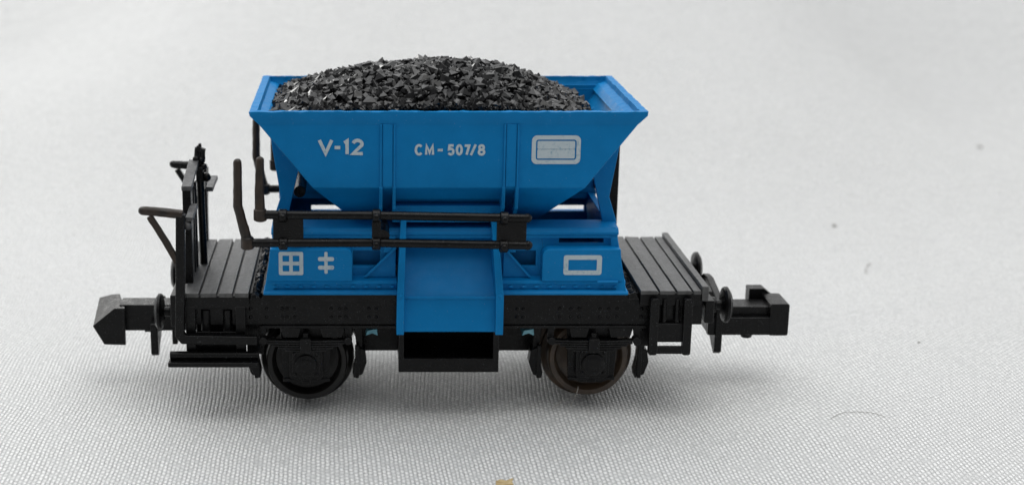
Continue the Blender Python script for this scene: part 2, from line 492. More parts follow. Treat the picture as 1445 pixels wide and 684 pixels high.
GL = {   # unit boxes, width then strokes; (points, closed)
 'V': [([(0.0, 1), (0.5, 0.06), (1.0, 1)], 0)],
 '-': [([(0.0, 0.47), (1, 0.47)], 0)],
 '1': [([(0.1, 0.80), (0.58, 0.93), (0.58, 0.0)], 0)],
 '2': [(arc(0.5, 0.72, 0.42, 0.26, 165, -20, 8) + [(0.08, 0.04), (1.0, 0.04)], 0)],
 'C': [(arc(0.55, 0.5, 0.45, 0.48, 42, 318, 12), 0)],
 'M': [([(0.06, 0), (0.1, 0.95), (0.5, 0.2), (0.9, 0.95), (0.94, 0)], 0)],
 '5': [([(0.92, 0.95), (0.2, 0.95), (0.12, 0.55)] + arc(0.45, 0.32, 0.45, 0.29, 80, -150, 8), 0)],
 '0': [(arc(0.5, 0.5, 0.38, 0.46, 0, 337, 15), 1)],
 '7': [([(0.02, 0.93), (0.92, 0.93), (0.42, 0.0)], 0)],
 '/': [([(0.0, -0.05), (0.95, 1.05)], 0)],
 '8': [(arc(0.5, 0.74, 0.31, 0.22, 0, 330, 11), 1), (arc(0.5, 0.26, 0.38, 0.25, 0, 330, 11), 1)],
}
def text(items, z0, h, wd, y, parent, label=None):
    mb = MB(); k = 0
    for ch, x0, x1 in items:
        for pts, cl in GL[ch]:
            stroke(mb, [(x0 + p[0] * (x1 - x0), z0 + p[1] * h) for p in pts], wd, y - 0.0006 * k, 0.02, cl); k += 1
    return mb.build('lettering', 'paint', parent, bevel=0, smooth=False)
fx = lambda px: -10.17 + (px - 450) * 0.0561
YF = -8.87
text([('V', fx(450.5), fx(468)), ('-', fx(472), fx(480)), ('1', fx(485), fx(493)), ('2', fx(497), fx(512))], 22.42, 1.13, 0.265, YF, hop)
text([('C', fx(586), fx(596)), ('M', fx(601), fx(612)), ('-', fx(618), fx(625)), ('5', fx(633), fx(641)), ('0', fx(644), fx(653)),
      ('7', fx(656), fx(663)), ('/', fx(665), fx(672)), ('8', fx(675), fx(685))], 22.38, 0.78, 0.19, YF, hop)
mb = MB()
frame_mesh(mb, rounded(6.72, 10.60, 21.62, 23.93, 0.42), rounded(7.05, 10.27, 21.95, 23.60, 0.2), YF - 0.03, YF + 0.03)
mb.xz(rounded(7.17, 10.15, 22.07, 22.81, 0.08), YF - 0.025, YF + 0.03)
mb.xz(rounded(7.17, 10.15, 22.835, 23.48, 0.08), YF - 0.025, YF + 0.03)
mb.build('lettering_panel', 'paint', hop, bevel=0, smooth=False)

# ---- blue saddle that carries the hopper
sad = None
mb = MB()
for sd in (-1, 1):
    Y0, Y1 = sorted((sd * 7.35, sd * 6.85))
    # long wall with one slot each side
    for e in (-1, 1):
        xa, xb = sorted((e * 8.0, e * 13.95)); ha, hb = sorted((e * 9.35, e * 13.0))
        if sd > 0: ha, hb = (-11.35, -8.2) if e < 0 else (9.3, 13.45)
        plate_with_hole(mb, xa, xb, 11.4, 15.45, ha, hb, 13.85 if sd > 0 else 14.72, 14.4 if sd > 0 else 15.12, Y0, Y1)
        xa, xb = sorted((e * 4.6, e * 8.0)); ha, hb = sorted((e * 5.25, e * 7.5))
        plate_with_hole(mb, xa, xb, 11.4, 15.45, ha, hb, 12.75, 14.05, Y0, Y1)
    
    # shelf with a rolled front edge
    ya, yb = sorted((sd * 7.7, sd * 5.0))
    mb.yz([(sd * 5.0, 15.45), (sd * 7.7, 15.45), (sd * 7.75, 15.7), (sd * 7.45, 16.0), (sd * 5.0, 16.1)], -14.15, 14.15)
    mb.box(-14.1, 14.1, *sorted((sd * 7.35, sd * 7.62)), 15.18, 15.44)
    # rivet band and bottom lip
    for xa, xb, xc_, xd in ((-14.6, -3.9, -14.8, -3.9), (4.6, 14.75, 4.6, 14.93)):
        mb.yz([(sd * 7.0, 11.95), (sd * 8.45, 11.8), (sd * 8.5, 11.55), (sd * 8.35, 11.5), (sd * 8.35, 11.05), (sd * 7.0, 11.05)], xa, xb)
        mb.yz([(sd * 7.0, 11.05), (sd * 8.75, 11.05), (sd * 8.95, 10.9), (sd * 8.95, 10.74), (sd * 7.0, 10.74)], xc_, xd)
    x = -13.9
    while x < 14:
        if abs(x - 0.35) > 4.6: mb.ball((x, sd * 8.35, 11.29), 0.2, 1.25, 0.8, 0.8, sub=2)
        x += 1.07
# end walls, leaning in towards the top
for e in (-1, 1):
    k = 0.07 if e > 0 else 0
    mb.hullpair([(e * 14.75 + k, -8.9, 10.76), (e * 13.95, -7.5, 16.05), (e * 13.95, 7.5, 16.05), (e * 14.75 + k, 8.9, 10.76)],
                [(e * 14.0, -8.6, 10.76), (e * 13.4, -7.3, 16.05), (e * 13.4, 7.3, 16.05), (e * 14.0, 8.6, 10.76)])
mb.box(4.8, 13.0, -6.3, -5.9, 11.3, 14.3)
mb.box(-13.0, -4.6, -6.3, -5.9, 11.3, 14.3)
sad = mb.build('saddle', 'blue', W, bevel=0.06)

def side_panel(e, sd):
    """raised plate with one rounded corner that carries the printed marks"""
    mb = MB()
    xi = 7.55 if e < 0 else 7.9
    pts = [(e * 14.5, 11.8), (e * 14.22, 14.52), (e * (xi + 0.55), 14.52)]
    cutz = 0.0 if sd < 0 else 0.9
    pts += [(e * (xi + 0.55 - 0.55 * math.sin(math.radians(t))), 13.97 + 0.55 * math.cos(math.radians(t))) for t in (22, 45, 68, 90)]
    pts += [(e * xi, 11.8)]
    a = [(x, sd * 8.6, z - (cutz if z > 12 else 0)) for x, z in pts]; b = [(x, sd * 7.3, z - (cutz if z > 12 else 0)) for x, z in pts]
    mb.hullpair(a, b)
    if sd < 0 and e > 0: mb.box(12.4, 14.1, -8.78, -8.55, 11.72, 11.9)
    return mb.build('side_panel', 'blue', W, bevel=0.09, seg=3)
panels = {(e, sd): side_panel(e, sd) for e in (-1, 1) for sd in (-1, 1)}
# printed marks of the two front panels
YP = -8.6
px_ = lambda p: -13.52 + (p - 393) * 0.0569
pz_ = lambda p: 14.36 - (p - 353) * 0.0575
mb = MB()
x0, x1, z0, z1 = px_(393), px_(428), pz_(388), pz_(354); xm, zm = (x0 + x1) / 2, (z0 + z1) / 2; t = 0.31
frame_mesh(mb, rounded(x0, x1, z0, z1, 0.15), rounded(x0 + t, x1 - t, z0 + t, z1 - t, 0.06), YP - 0.03, YP + 0.03)
mb.box(xm - t / 2.2, xm + t / 2.2, YP - 0.025, YP + 0.03, z0 + t, z1 - t)
mb.box(x0 + t, xm - t / 2.2, YP - 0.022, YP + 0.03, zm - t / 2, zm + t / 2)
mb.box(xm + t / 2.2, x1 - t, YP - 0.022, YP + 0.03, zm - t / 2, zm + t / 2)
mb.build('printed_mark', 'paint', panels[(-1, -1)], bevel=0, smooth=False)
mb = MB()
xc = px_(460.5)
mb.xz(rounded(xc - 0.13, xc + 0.13, pz_(386), pz_(354), 0.1), YP - 0.02, YP + 0.03)
for zz in (364.5, 377): mb.xz(rounded(px_(449), px_(472), pz_(zz) - 0.17, pz_(zz) + 0.17, 0.15), YP - 0.027, YP + 0.03)
mb.build('printed_mark', 'paint', panels[(-1, -1)], bevel=0, smooth=False)
mb = MB()
frame_mesh(mb, rounded(9.62, 12.72, 12.36, 14.02, 0.2), rounded(10.0, 12.32, 12.74, 13.64, 0.05), YP - 0.03, YP + 0.03)
mb.build('printed_mark', 'paint', panels[(1, -1)], bevel=0, smooth=False)

# corner braces beside the chute
for e, xi, xo in ((-1, -4.0, -6.5), (1, 4.8, 7.0)):
    mb = MB()
    mb.xz([(xi, 14.5), (xi, 11.9), (xo, 11.9)], -7.75, -7.34)
    mb.tube([(xi, -7.85, 14.45), (xo, -7.85, 11.95)], 0.10, square=True)
    mb.box(*sorted((xi, xi + e * 1.0)), -7.72, -7.33, 14.0, 15.4)
    mb.build('corner_brace', 'blue', W, bevel=0.05)

# gussets between saddle and hopper
def gusset(e, sd):
    mb = MB()
    k = 0.0 if e < 0 else 0.15
    if sd < 0:
        pts = [(12.15, 19.6), (13.0, 15.9), (14.2, 15.9), (14.15, 16.0), (13.45, 18.15), (13.55, 18.8), (14.1, 22.3), (14.3, 24.2), (11.6, 22.0)]
        Y = (-5.6, -5.0)
    else:
        pts = [(4.0, 11.5), (14.1, 15.6), (13.45, 18.15), (14.1, 22.3), (14.3, 24.2), (8.0, 22.0), (4.0, 18.0)]
        pts = [(4.0, 15.9), (14.1, 15.9), (13.45, 18.15), (14.1, 22.3), (14.3, 24.2), (8.0, 20.0), (4.0, 17.0)]
        Y = (5.0, 5.6)
    mb.xz([(e * x + (k if e > 0 else 0), z) for x, z in pts], *Y)
    return mb.build('gusset', 'blue', W, bevel=0.08)
for e in (-1, 1):
    for sd in (-1, 1): gusset(e, sd)

# discharge chute
def chute(rot=False):
    mb = MB()
    g = -1 if not rot else 1
    mb.yz([(g * 4.6, 17.3), (g * 5.3, 17.3), (g * 5.5, 16.0), (g * 5.85, 14.8), (g * 6.4, 13.6), (g * 7.1, 12.6), (g * 8.0, 11.7), (g * 9.35, 10.7), (g * 9.75, 7.85), (g * 9.2, 7.8), (g * 8.6, 10.4), (g * 4.8, 13.5)], -3.45, 4.15)
    mb.xz([(-3.42, 10.55), (4.12, 10.55), (4.12, 10.8), (-3.42, 10.8)], *sorted((g * 9.5, g * 9.28)))
    ch = mb.build('chute', 'blue', W, bevel=0.10, sharp=38)
    for xa, xb, xc_, xd in ((-3.95, -3.36, -3.6, -3.15), (4.08, 4.7, 3.7, 4.2)):
        mb = MB()
        A = [(xa, g * 10.05, 7.7), (xa, g * 10.1, 10.9), (xc_, g * 8.0, 17.2), (xc_, g * 5.6, 17.4), (xa, g * 6.4, 11.2), (xa, g * 8.5, 7.7)]
        B = [(xb, p[1], p[2]) if i in (0, 1, 4, 5) else (xd, p[1], p[2]) for i, p in enumerate(A)]
        mb.hullpair(A, B)
        # small knuckle where the flange kinks
        mb.ball(((xa + xb) / 2, g * 10.05, 10.95), 0.2, 0.9, 0.7, 1.2)
        mb.build('chute_flange', 'blue', ch, bevel=0.08)
    return ch
chute(); chute(True)

# ---- pipe rail with handles on both long sides
def rail(sd, dz=0.0):
    mb = MB(); Y = 11.0
    q = lambda x, z, y=Y: (x, sd * y, z + dz)
    mb.tube([q(-14.9, 18.0), q(-6, 17.95), q(6.2, 17.72)], 0.36, 12)
    mb.ball(q(6.25, 17.72), 0.40, 1.1, 1, 1)
    up = mb.build('control_rail', 'black', W, bevel=0.05)
    mb = MB()
    mb.tube([q(-15.9, 15.7), q(-6, 15.72), q(6.3, 15.5)], 0.36, 12)
    mb.ball(q(6.35, 15.5), 0.40, 1.1, 1, 1)
    lo = mb.build('control_rail', 'black', W, bevel=0.05)
    for par, z in ((up, 17.92), (lo, 15.66)):
        for x, s_ in ((-13.0, 1), (-5.63, 1), (4.47, 1)):
            mb = MB()
            zz = z - (0.2 if x > 0 else 0)
            mb.lathe([(-0.36, 0.40), (-0.28, 0.54), (0.28, 0.54), (0.36, 0.40)], q(x, zz), 'x', 16)
            mb.ball(q(x, zz, Y + 0.5), 0.33)
            mb.build('clamp', 'black', par, bevel=0.03)
    for x0, x1 in ((-13.8, -11.4), (-5.98, -5.25), (3.9, 6.25)):
        mb = MB()
        mb.box(x0, x1, *sorted((sd * 10.75, sd * 11.1)), 15.6 + dz, 17.95 + dz)
        xm_ = (x0 + x1) / 2
        mb.lathe([(0, 0.55), (3.6, 0.55)], (xm_ + 0.5, sd * 10.9 if sd < 0 else 7.3, 16.2 + dz), 'y', 16)
        mb.build('rail_bracket', 'black', W, bevel=0.05)
    for pts, kn in (([(-16.5, 22.2), (-16.55, 18.7), (-15.85, 15.85)], (-15.85, 15.7)), ([(-14.73, 22.35), (-14.83, 20.0), (-14.8, 18.1)], (-14.8, 18.0))):
        mb = MB()
        P_ = [q(*p) for p in pts]
        mb.tube(P_, [0.33, 0.37, 0.42], 12)
        mb.ball(P_[0], 0.33)
        mb.lathe([(-0.5, 0.4), (-0.42, 0.52), (0.42, 0.52), (0.5, 0.4)], q(*kn), 'z', 14)
        mb.cut(0.5).jitter(0.035, 2.2, sd * 3)
        mb.build('lever_handle', 'worn', up if kn[1] > 17 else lo, bevel=0, sharp=50)
rail(-1); rail(1, -0.75)

# black post at the right end of the hopper
mb = MB()
mb.box(15.0, 16.05, 4.4, 5.6, 11.0, 25.0)
mb.box(13.9, 15.2, 4.6, 5.4, 16.5, 17.3)
mb.build('end_post', 'black', W, bevel=0.06)
# black rod seen through the left opening of the saddle
mb = MB()
mb.lathe([(-4.0, 0.5), (4.0, 0.5)], (-11.95, 0, 18.2), 'y', 20)
mb.build('release_rod', 'black', W, bevel=0.05)

# ---- underframe
mb = MB()
mb.box(-21.3, 21.4, -7.7, 7.7, 9.5, 10.55)
mb.box(-14.9, 15.2, -8.6, 8.6, 10.3, 10.72)
mb.box(-14, 15, -1.8, 1.8, 6.8, 9.6)
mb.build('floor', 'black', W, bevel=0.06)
for x0, x1, z in ((-20.6, -15.6, 6.0), (15.6, 20.3, 7.4)):
    mb = MB(); mb.box(x0, x1, -5.5, 5.5, z, 9.6); mb.build('end_block', 'black', W, bevel=0.1)
# plates beside the outer brake shoes
for x0, x1, z in ((-16.3, -14.9, 5.2), (15.9, 17.3, 5.9)):
    for sd in (-1, 1):
        mb = MB(); mb.box(x0, x1, *sorted((sd * 6.9, sd * 7.6)), z, 8.2); mb.build('brake_bracket', 'black', W, bevel=0.06)
# deep centre beam seen between the wheels
mb = MB()
mb.box(-7.2, 8.0, -3.6, 3.6, 4.1, 9.4)
mb.build('centre_beam', 'black', W, bevel=0.1)

def sole_bar(sd):
    mb = MB()
    mb.box(-21.2, 21.2, *sorted((sd * 7.6, sd * 8.25)), 8.0, 10.15)
    mb.yz([(sd * 7.6, 7.72), (sd * 8.5, 7.76), (sd * 8.5, 7.95), (sd * 7.6, 8.05)], -15.0, 16.6)
    mb.yz([(sd * 7.6, 10.1), (sd * 8.4, 10.1), (sd * 8.4, 10.3), (sd * 7.6, 10.3)], -15.0, 15.2)
    for gx in (-15.9, -14.6, -13.3, -12.9, -12.3, -9.3, -8.6, -8.1, -6.2, -5.6, 6.0, 6.5, 9.5, 10.4, 11.1, 12.8, 13.5, 14.2, 16.2, -16.8):
        for zz in (9.35, 8.65):
            mb.ball((gx, sd * 8.25, zz), 0.19, 1, 0.8, 1, sub=2)
    return mb.build('sole_bar', 'black', W, bevel=0.04)
sole_bar(-1); sole_bar(1)

# ---- plank decks at each end
def deck(name_x, z0, z1, front=-8.9, back=8.2):
    mb = MB()
    for a, b in name_x:
        mb.box(a, b, front, back, z0, z1)
    mb.cut(1.1)
    for v in mb.bm.verts:
        v.co.z += S * 0.03 * noise.noise(v.co / S * 1.5)
        if abs(v.co.y / S - back) < 0.2: v.co.y += S * 0.12 * noise.noise(v.co / S * 0.8)
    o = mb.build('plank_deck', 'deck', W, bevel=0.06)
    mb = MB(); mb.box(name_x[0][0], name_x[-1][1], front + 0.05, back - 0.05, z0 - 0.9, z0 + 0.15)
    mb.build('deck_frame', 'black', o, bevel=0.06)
    return o
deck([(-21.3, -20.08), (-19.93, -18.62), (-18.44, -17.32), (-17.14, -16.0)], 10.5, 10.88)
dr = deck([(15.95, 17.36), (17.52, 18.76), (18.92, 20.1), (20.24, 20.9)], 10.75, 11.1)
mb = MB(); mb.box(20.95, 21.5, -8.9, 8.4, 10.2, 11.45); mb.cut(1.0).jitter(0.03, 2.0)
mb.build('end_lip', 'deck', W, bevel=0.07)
# ragged moulding scraps in the gaps between deck and saddle
for xg in (-15.42, 15.45):
    # one ragged strip with an uneven crest
    mb = MB(); n = 60
    prof = [(-0.42, 10.3), (-0.3, 10.72), (0.0, 10.95), (0.28, 10.72), (0.42, 10.3)]
    rows = []
    for i in range(n + 1):
        y = -8.75 + 17.2 * i / n
        rows.append([mb.bm.verts.new(Vector((xg + dx + rnd.uniform(-.1, .1) * (dz > 10.5), y + rnd.uniform(-.1, .1), dz + rnd.uniform(-.22, .16) * (dz > 10.5))) * S) for dx, dz in prof])
    for r0, r1 in zip(rows, rows[1:]):
        for k in range(5):
            mb.bm.faces.new((r0[k], r0[(k + 1) % 5], r1[(k + 1) % 5], r1[k]))
    mb.bm.faces.new(rows[0][::-1]); mb.bm.faces.new(rows[-1])
    mb.build('moulding_flash', 'black', W, bevel=0, smooth=False)
mb = MB()
mb.hullpair([(15.1, 2.9, 11.0), (15.9, 3.4, 11.0), (15.4, 3.9, 11.1)], [(15.2, 3.0, 12.0), (15.5, 3.3, 11.9), (15.35, 3.6, 12.1)])
mb.build('broken_tab', 'black', W, bevel=0.02)

# headstocks
for e, xa, xb in ((-1, -22.45, -21.3), (1, 21.35, 22.1)):
    mb = MB()
    mb.box(xa, xb, -8.6, 8.6, 7.9 if e < 0 else 8.2, 10.6 if e < 0 else 10.15)
    mb.box(*sorted((e * 20.6, e * 21.5)), -2.0, 2.0, 5.8, 8.3)
    mb.build('headstock', 'black', W, bevel=0.1)

# frames hanging below the decks with their ladder ribs
def hanger_left(sd):
    mb = MB()
    y0, y1 = sorted((sd * 8.35, sd * 8.9))
    mb.box(-21.2, -20.4, y0, y1, 5.6, 9.75)
    mb.box(-17.1, -16.3, y0, y1, 5.6, 9.75)
    mb.box(-20.45, -17.05, *sorted((sd * 8.3, sd * 8.75)), 9.45, 9.75)
    mb.box(-20.45, -17.05, *sorted((sd * 8.3, sd * 8.7)), 6.9, 7.5)
    mb.box(-20.45, -17.05, *sorted((sd * 8.1, sd * 8.4)), 5.7, 6.9)
    for x in (-19.75, -17.95):
        mb.lathe([(7.4, 0.42), (9.3, 0.42)], (x + 0.15, sd * 8.1, 0), 'z', 14)
    mb.box(-20.45, -17.05, *sorted((sd * 7.3, sd * 7.6)), 6.9, 9.75)
    return mb.build('step_hanger', 'black', W, bevel=0.06)
hanger_left(-1); hanger_left(1)
def step_right(sd):
    mb = MB()
    y0, y1 = sorted((sd * 8.9, sd * 9.5))
    mb.xz(rounded(16.7, 17.42, 5.75, 10.55, 0.2), y0, y1)
    mb.xz(rounded(19.45, 20.15, 5.75, 10.55, 0.2), y0, y1)
    mb.box(17.4, 19.47, *sorted((sd * 9.0, sd * 9.45)), 5.85, 6.45)
    mb.box(17.4, 19.47, *sorted((sd * 8.85, sd * 9.1)), 6.75, 8.35)
    mb.box(17.4, 19.47, *sorted((sd * 8.3, sd * 8.5)), 8.2, 10.5)
    for x in (17.95, 19.0): mb.lathe([(8.45, 0.2), (10.4, 0.2)], (x, sd * 8.85, 0), 'z', 12)
    return mb.build('step', 'black', W, bevel=0.06)
step_right(-1); step_right(1)
# long foot board at the left end
for sd in (-1, 1):
    mb = MB()
    mb.box(-22.6, -15.2, *sorted((sd * 9.0, sd * 10.2)), 4.95, 5.35)
    mb.tube([(-22.5, sd * 9.3, 5.7), (-15.2, sd * 9.3, 5.7)], 0.36, 10)
    mb.box(-21.3, -15.8, *sorted((sd * 8.3, sd * 9.1)), 5.2, 5.6)
    mb.hullpair([(-16.2, sd * 9.2, 5.0), (-15.2, sd * 9.2, 5.0), (-15.2, sd * 9.2, 3.9), (-15.6, sd * 9.2, 3.9)],
                [(-16.2, sd * 8.3, 5.0), (-15.2, sd * 8.3, 5.0), (-15.2, sd * 8.3, 3.9), (-15.6, sd * 8.3, 3.9)])
    mb.build('foot_board', 'black', W, bevel=0.06)

# open black box below the chute
mb = MB()
frame_mesh(mb, [(-3.75, 4.1), (4.5, 4.1), (4.5, 8.2), (-3.75, 8.2)], [(-3.3, 5.3), (4.02, 5.3), (4.02, 7.9), (-3.3, 7.9)], -9.0, -8.6)
mb.box(-3.72, -3.3, -8.6, 8.6, 4.15, 8.1); mb.box(4.02, 4.47, -8.6, 8.6, 4.15, 8.1)
mb.box(-3.3, 4.02, -8.6, 8.6, 4.15, 5.2)
frame_mesh(mb, [(-3.75, 4.1), (4.5, 4.1), (4.5, 8.2), (-3.75, 8.2)], [(-3.3, 5.3), (4.02, 5.3), (4.02, 7.9), (-3.3, 7.9)], 8.6, 9.0)
mb.build('discharge_box', 'black', W, bevel=0.08)

# pale blue clips showing beside the box
for x in (-6.0, 7.0):
    mb = MB()
    mb.hullpair([(x - 0.45, -7.4, 6.75), (x + 0.1, -7.4, 6.95), (x + 0.55, -7.4, 6.75), (x + 0.5, -7.4, 7.35), (x - 0.3, -7.4, 7.2)],
                [(x - 0.45, -3.5, 6.75), (x + 0.1, -3.5, 6.95), (x + 0.55, -3.5, 6.75), (x + 0.5, -3.5, 7.35), (x - 0.3, -3.5, 7.2)])
    mb.build('clip', 'clip', W, bevel=0.04)

# ---- running gear
def running_gear(xc, zc, R, wm, zoff=0.0):
    ws = MB().lathe([(-7.0, 0.45), (7.0, 0.45)], (xc, 0, zc), 'y', 16).build('axle', 'black', W, bevel=0)
    ws.name = 'wheelset'
    for sd in (-1, 1):
        mb = MB()
        k = R / 4.0
        prof = [(3.95, 0.5), (3.95, 3.6 * k), (4.1, 3.92 * k), (4.35, 4.0 * k), (4.6, 3.9 * k), (4.75, 3.5 * k), (5.9, 3.42 * k), (6.05, 3.32 * k),
                (6.0, 2.95 * k), (5.75, 2.75 * k), (5.1, 2.65 * k), (5.0, 1.2), (5.7, 1.0), (5.7, 0.5)]
        if sd < 0: prof = [(-d, r) for d, r in prof]
        mb.lathe(prof, (xc, 0, zc), 'y', 72)
        mb.build('wheel', wm, ws, bevel=0, sharp=40)
        # axle guard
        mb = MB()
        a, b = sorted((sd * 7.3, sd * 7.75))
        zo = zoff
        mb.xz([(xc - 2.15, 7.9), (xc + 2.15, 7.9), (xc + 1.9, 3.0 + zo), (xc + 0.9, 2.62 + zo), (xc - 0.9, 2.62 + zo), (xc - 1.9, 3.0 + zo)], a, b)
        mb.box(xc - 1.95, xc + 1.95, *sorted((sd * 7.6, sd * 8.0)), 2.9 + zo, 3.15 + zo)
        mb.box(xc - 0.35, xc + 0.35, *sorted((sd * 7.6, sd * 8.05)), 2.7 + zo, 3.0 + zo)
        ag = mb.build('axle_guard', 'black', W, bevel=0.05)
        # axle box
        mb = MB()
        mb.xz(rounded(xc - 1.38, xc + 1.38, 3.25 + zo, 6.0 + zo, 0.28), *sorted((sd * 7.7, sd * 8.35)))
        mb.xz(rounded(xc - 1.1, xc + 1.1, 3.55 + zo, 5.7 + zo, 0.3), *sorted((sd * 8.3, sd * 8.6)))
        ab = mb.build('axle_box', 'black', W, bevel=0.06)
        mb = MB()
        pr = [(8.55, 0.95), (8.85, 0.93), (8.95, 0.8), (9.0, 0.35), (8.97, 0.1)]
        if sd < 0: pr = [(-d, r) for d, r in pr]
        mb.lathe(pr, (xc, 0, 4.55 + zo), 'y', 28)
        mb.build('axle_cover', 'black', ab, bevel=0.02)
        for dx in (-0.92, 0.92):
            for dz in (-0.85, 0.9):
                mb = MB(); mb.ball((xc + dx, sd * 8.6, 4.6 + zo + dz), 0.17, 1, 0.8, 1, sub=2); mb.build('bolt', 'black', ab, bevel=0)
        # leaf spring
        mb = MB()
        z = 6.75
        for i, hl in enumerate((3.55, 3.2, 2.75, 2.25, 1.7)):
            A = []; B = []
            n = 12
            top = [(xc - hl + 2 * hl * j / n, z - 0.06 * (1 - (2 * j / n - 1) ** 2) + 0.03) for j in range(n + 1)]
            bot = [(x_, zz - 0.14) for x_, zz in top[::-1]]
            mb.xz(top + bot, *sorted((sd * 8.0, sd * (8.65 - 0.02 * i))))
            z -= 0.215
        sp = mb.build('leaf_spring', 'black', W, bevel=0.02)
        mb = MB()
        mb.xz(rounded(xc - 0.45, xc + 0.45, 5.75, 6.95, 0.12), *sorted((sd * 8.0, sd * 8.95)))
        mb.lathe([(6.8, 0.28), (7.35, 0.28)], (xc, sd * 8.4, 0), 'z', 12)
        mb.build('spring_buckle', 'black', sp, bevel=0.06)
        for dx in (-3.5, 3.5):
            mb = MB()
            mb.lathe([(sd * 8.0, 0.34), (sd * 8.85, 0.34)], (xc + dx, 0, 6.75), 'y', 14)
            mb.xz([(xc + dx - 0.3, 7.9), (xc + dx + 0.3, 7.9), (xc + dx * 1.02 + 0.22, 6.7), (xc + dx * 1.02 - 0.22, 6.7)], *sorted((sd * 8.05, sd * 8.4)))
            mb.build('spring_hanger', 'black', sp, bevel=0.05)
        # wedge blocks between bar and spring
        for x0, x1 in ((xc - 1.95, xc - 0.5), (xc + 1.3, xc + 3.1)):
            mb = MB()
            mb.xz([(x0 - 0.1, 7.75), (x1 + 0.1, 7.75), (x1 - 0.1, 6.95), (x0 + 0.1, 6.95)], *sorted((sd * 7.6, sd * 8.45)))
            mb.build('bump_stop', 'black', W, bevel=0.04)
        # brake shoes
        for e in (-1, 1):
            mb = MB()
            X = lambda d: xc + e * d
            pts = [(X(4.15), 5.4), (X(4.9), 5.1), (X(5.05), 4.0), (X(4.7), 2.95), (X(3.95), 2.6), (X(3.85), 3.1), (X(4.1), 4.3)]
            mb.xz(pts, *sorted((sd * 5.0, sd * 6.3)))
            mb.xz([(X(3.9), 7.8), (X(4.7), 7.8), (X(4.7), 4.8), (X(4.25), 4.6)], *sorted((sd * 5.3, sd * 6.0)))
            mb.xz(rounded(min(X(4.05), X(4.4)), max(X(4.05), X(4.4)), 2.7, 5.6, 0.1), *sorted((sd * 6.2, sd * 6.6)))
            mb.build('brake_shoe', 'black', W, bevel=0.06)
running_gear(-11.4, 4.0, 4.0, 'wheel')
running_gear(12.35, 4.33, 3.92, 'rust', 0.15)

# ---- buffers
def buffer(e, sd, zc, R=1.52):
    mb = MB()
    X = 21.3
    mb.lathe([(e * X, 0.95), (e * (X + 0.35), 0.95), (e * (X + 0.4), 0.7), (e * (X + 1.5), 0.66), (e * (X + 1.55), 0.42), (e * (X + 2.2), 0.42)], (0, sd * 5.8, zc), 'x', 24)
    sh = mb.build('buffer', 'black', W, bevel=0.03)
    mb = MB()
    mb.lathe([(e * (X + 2.0), 0.6), (e * (X + 2.15), R * 0.92), (e * (X + 2.3), R), (e * (X + 2.5), R), (e * (X + 2.75), R * 0.75), (e * (X + 2.85), R * 0.3)], (0, sd * 5.8, zc), 'x', 36)
    mb.build('buffer_head', 'black', sh, bevel=0.02)
    return sh
buffer(-1, -1, 8.35); buffer(-1, 1, 8.3); buffer(1, -1, 8.95); buffer(1, 1, 8.75)

# ---- couplers
def coupler_left():
    mb = MB()
    mb.box(-27.9, -21.0, -1.0, 1.2, 5.05, 7.4)
    mb.box(-25.8, -25.0, -0.8, 0.8, 4.85, 5.1)
    cp = mb.build('coupler', 'black', W, bevel=0.08)
    mb = MB()
    N_ = [(-27.3, -1.5, 7.3), (-28.2, -1.5, 7.3), (-30.15, -1.5, 5.7), (-29.2, -1.5, 4.05), (-27.35, -1.5, 4.0)]
    F_ = [(-28.3, 2.2, 7.45), (-29.0, 2.2, 7.4), (-30.15, 2.2, 7.1), (-29.3, 2.2, 5.2), (-28.3, 2.2, 5.0)]
    mb.hullpair(N_, F_)
    mb.build('hook', 'black', cp, bevel=0.06)
    mb = MB()
    mb.xz([(-27.3, 7.32), (-28.2, 7.32), (-30.15, 5.72), (-29.2, 4.02), (-27.35, 3.97)], -1.75, -1.4)
    mb.build('hook_face', 'black', cp, bevel=0.05)
    return cp
coupler_left()
def coupler_right():
    mb = MB()
    mb.box(21.3, 24.2, -1.2, 1.4, 6.4, 7.9)
    mb.box(23.4, 30.35, -1.35, -0.7, 4.75, 6.35)
    mb.box(23.4, 29.0, -0.7, 1.6, 4.85, 7.15)
    mb.lathe([(4.45, 0.45), (4.8, 0.55)], (26.9, -0.9, 0), 'z', 14)
    cp = mb.build('coupler', 'black', W, bevel=0.08)
    mb = MB()
    mb.xz(rounded(28.75, 30.4, 4.72, 7.6, 0.18), -1.4, 1.9)
    mb.xz([(27.65, 6.0), (27.65, 8.0), (29.0, 8.0), (30.3, 6.9), (30.3, 6.0)], 1.9, 3.2)
    mb.build('hook', 'black', cp, bevel=0.06)
    return cp
coupler_right()
# guide plates hanging between the buffers
def guide(e, y0, top=8.8):
    mb = MB()
    X0, X1 = (24.0, 24.65) if e > 0 else (24.45, 25.1)
    mb.yz([(y0, 3.3), (y0 + 0.5, 3.0), (y0 + 1.1, 3.4), (y0 + 5.0, 5.9), (y0 + 6.5, top - 0.5), (y0 + 6.0, top - 0.1), (y0 + 4.5, top), (y0, top - 0.9)], *sorted((e * X0, e * X1)))
    mb.build('guide_plate', 'black', W, bevel=0.12, seg=3)
guide(-1, -2.2, 6.9); guide(1, -1.6)
mb = MB(); mb.box(-23.7, -23.2, 1.5, 2.2, 2.9, 7.5); mb.build('guide_peg', 'black', W, bevel=0.12)

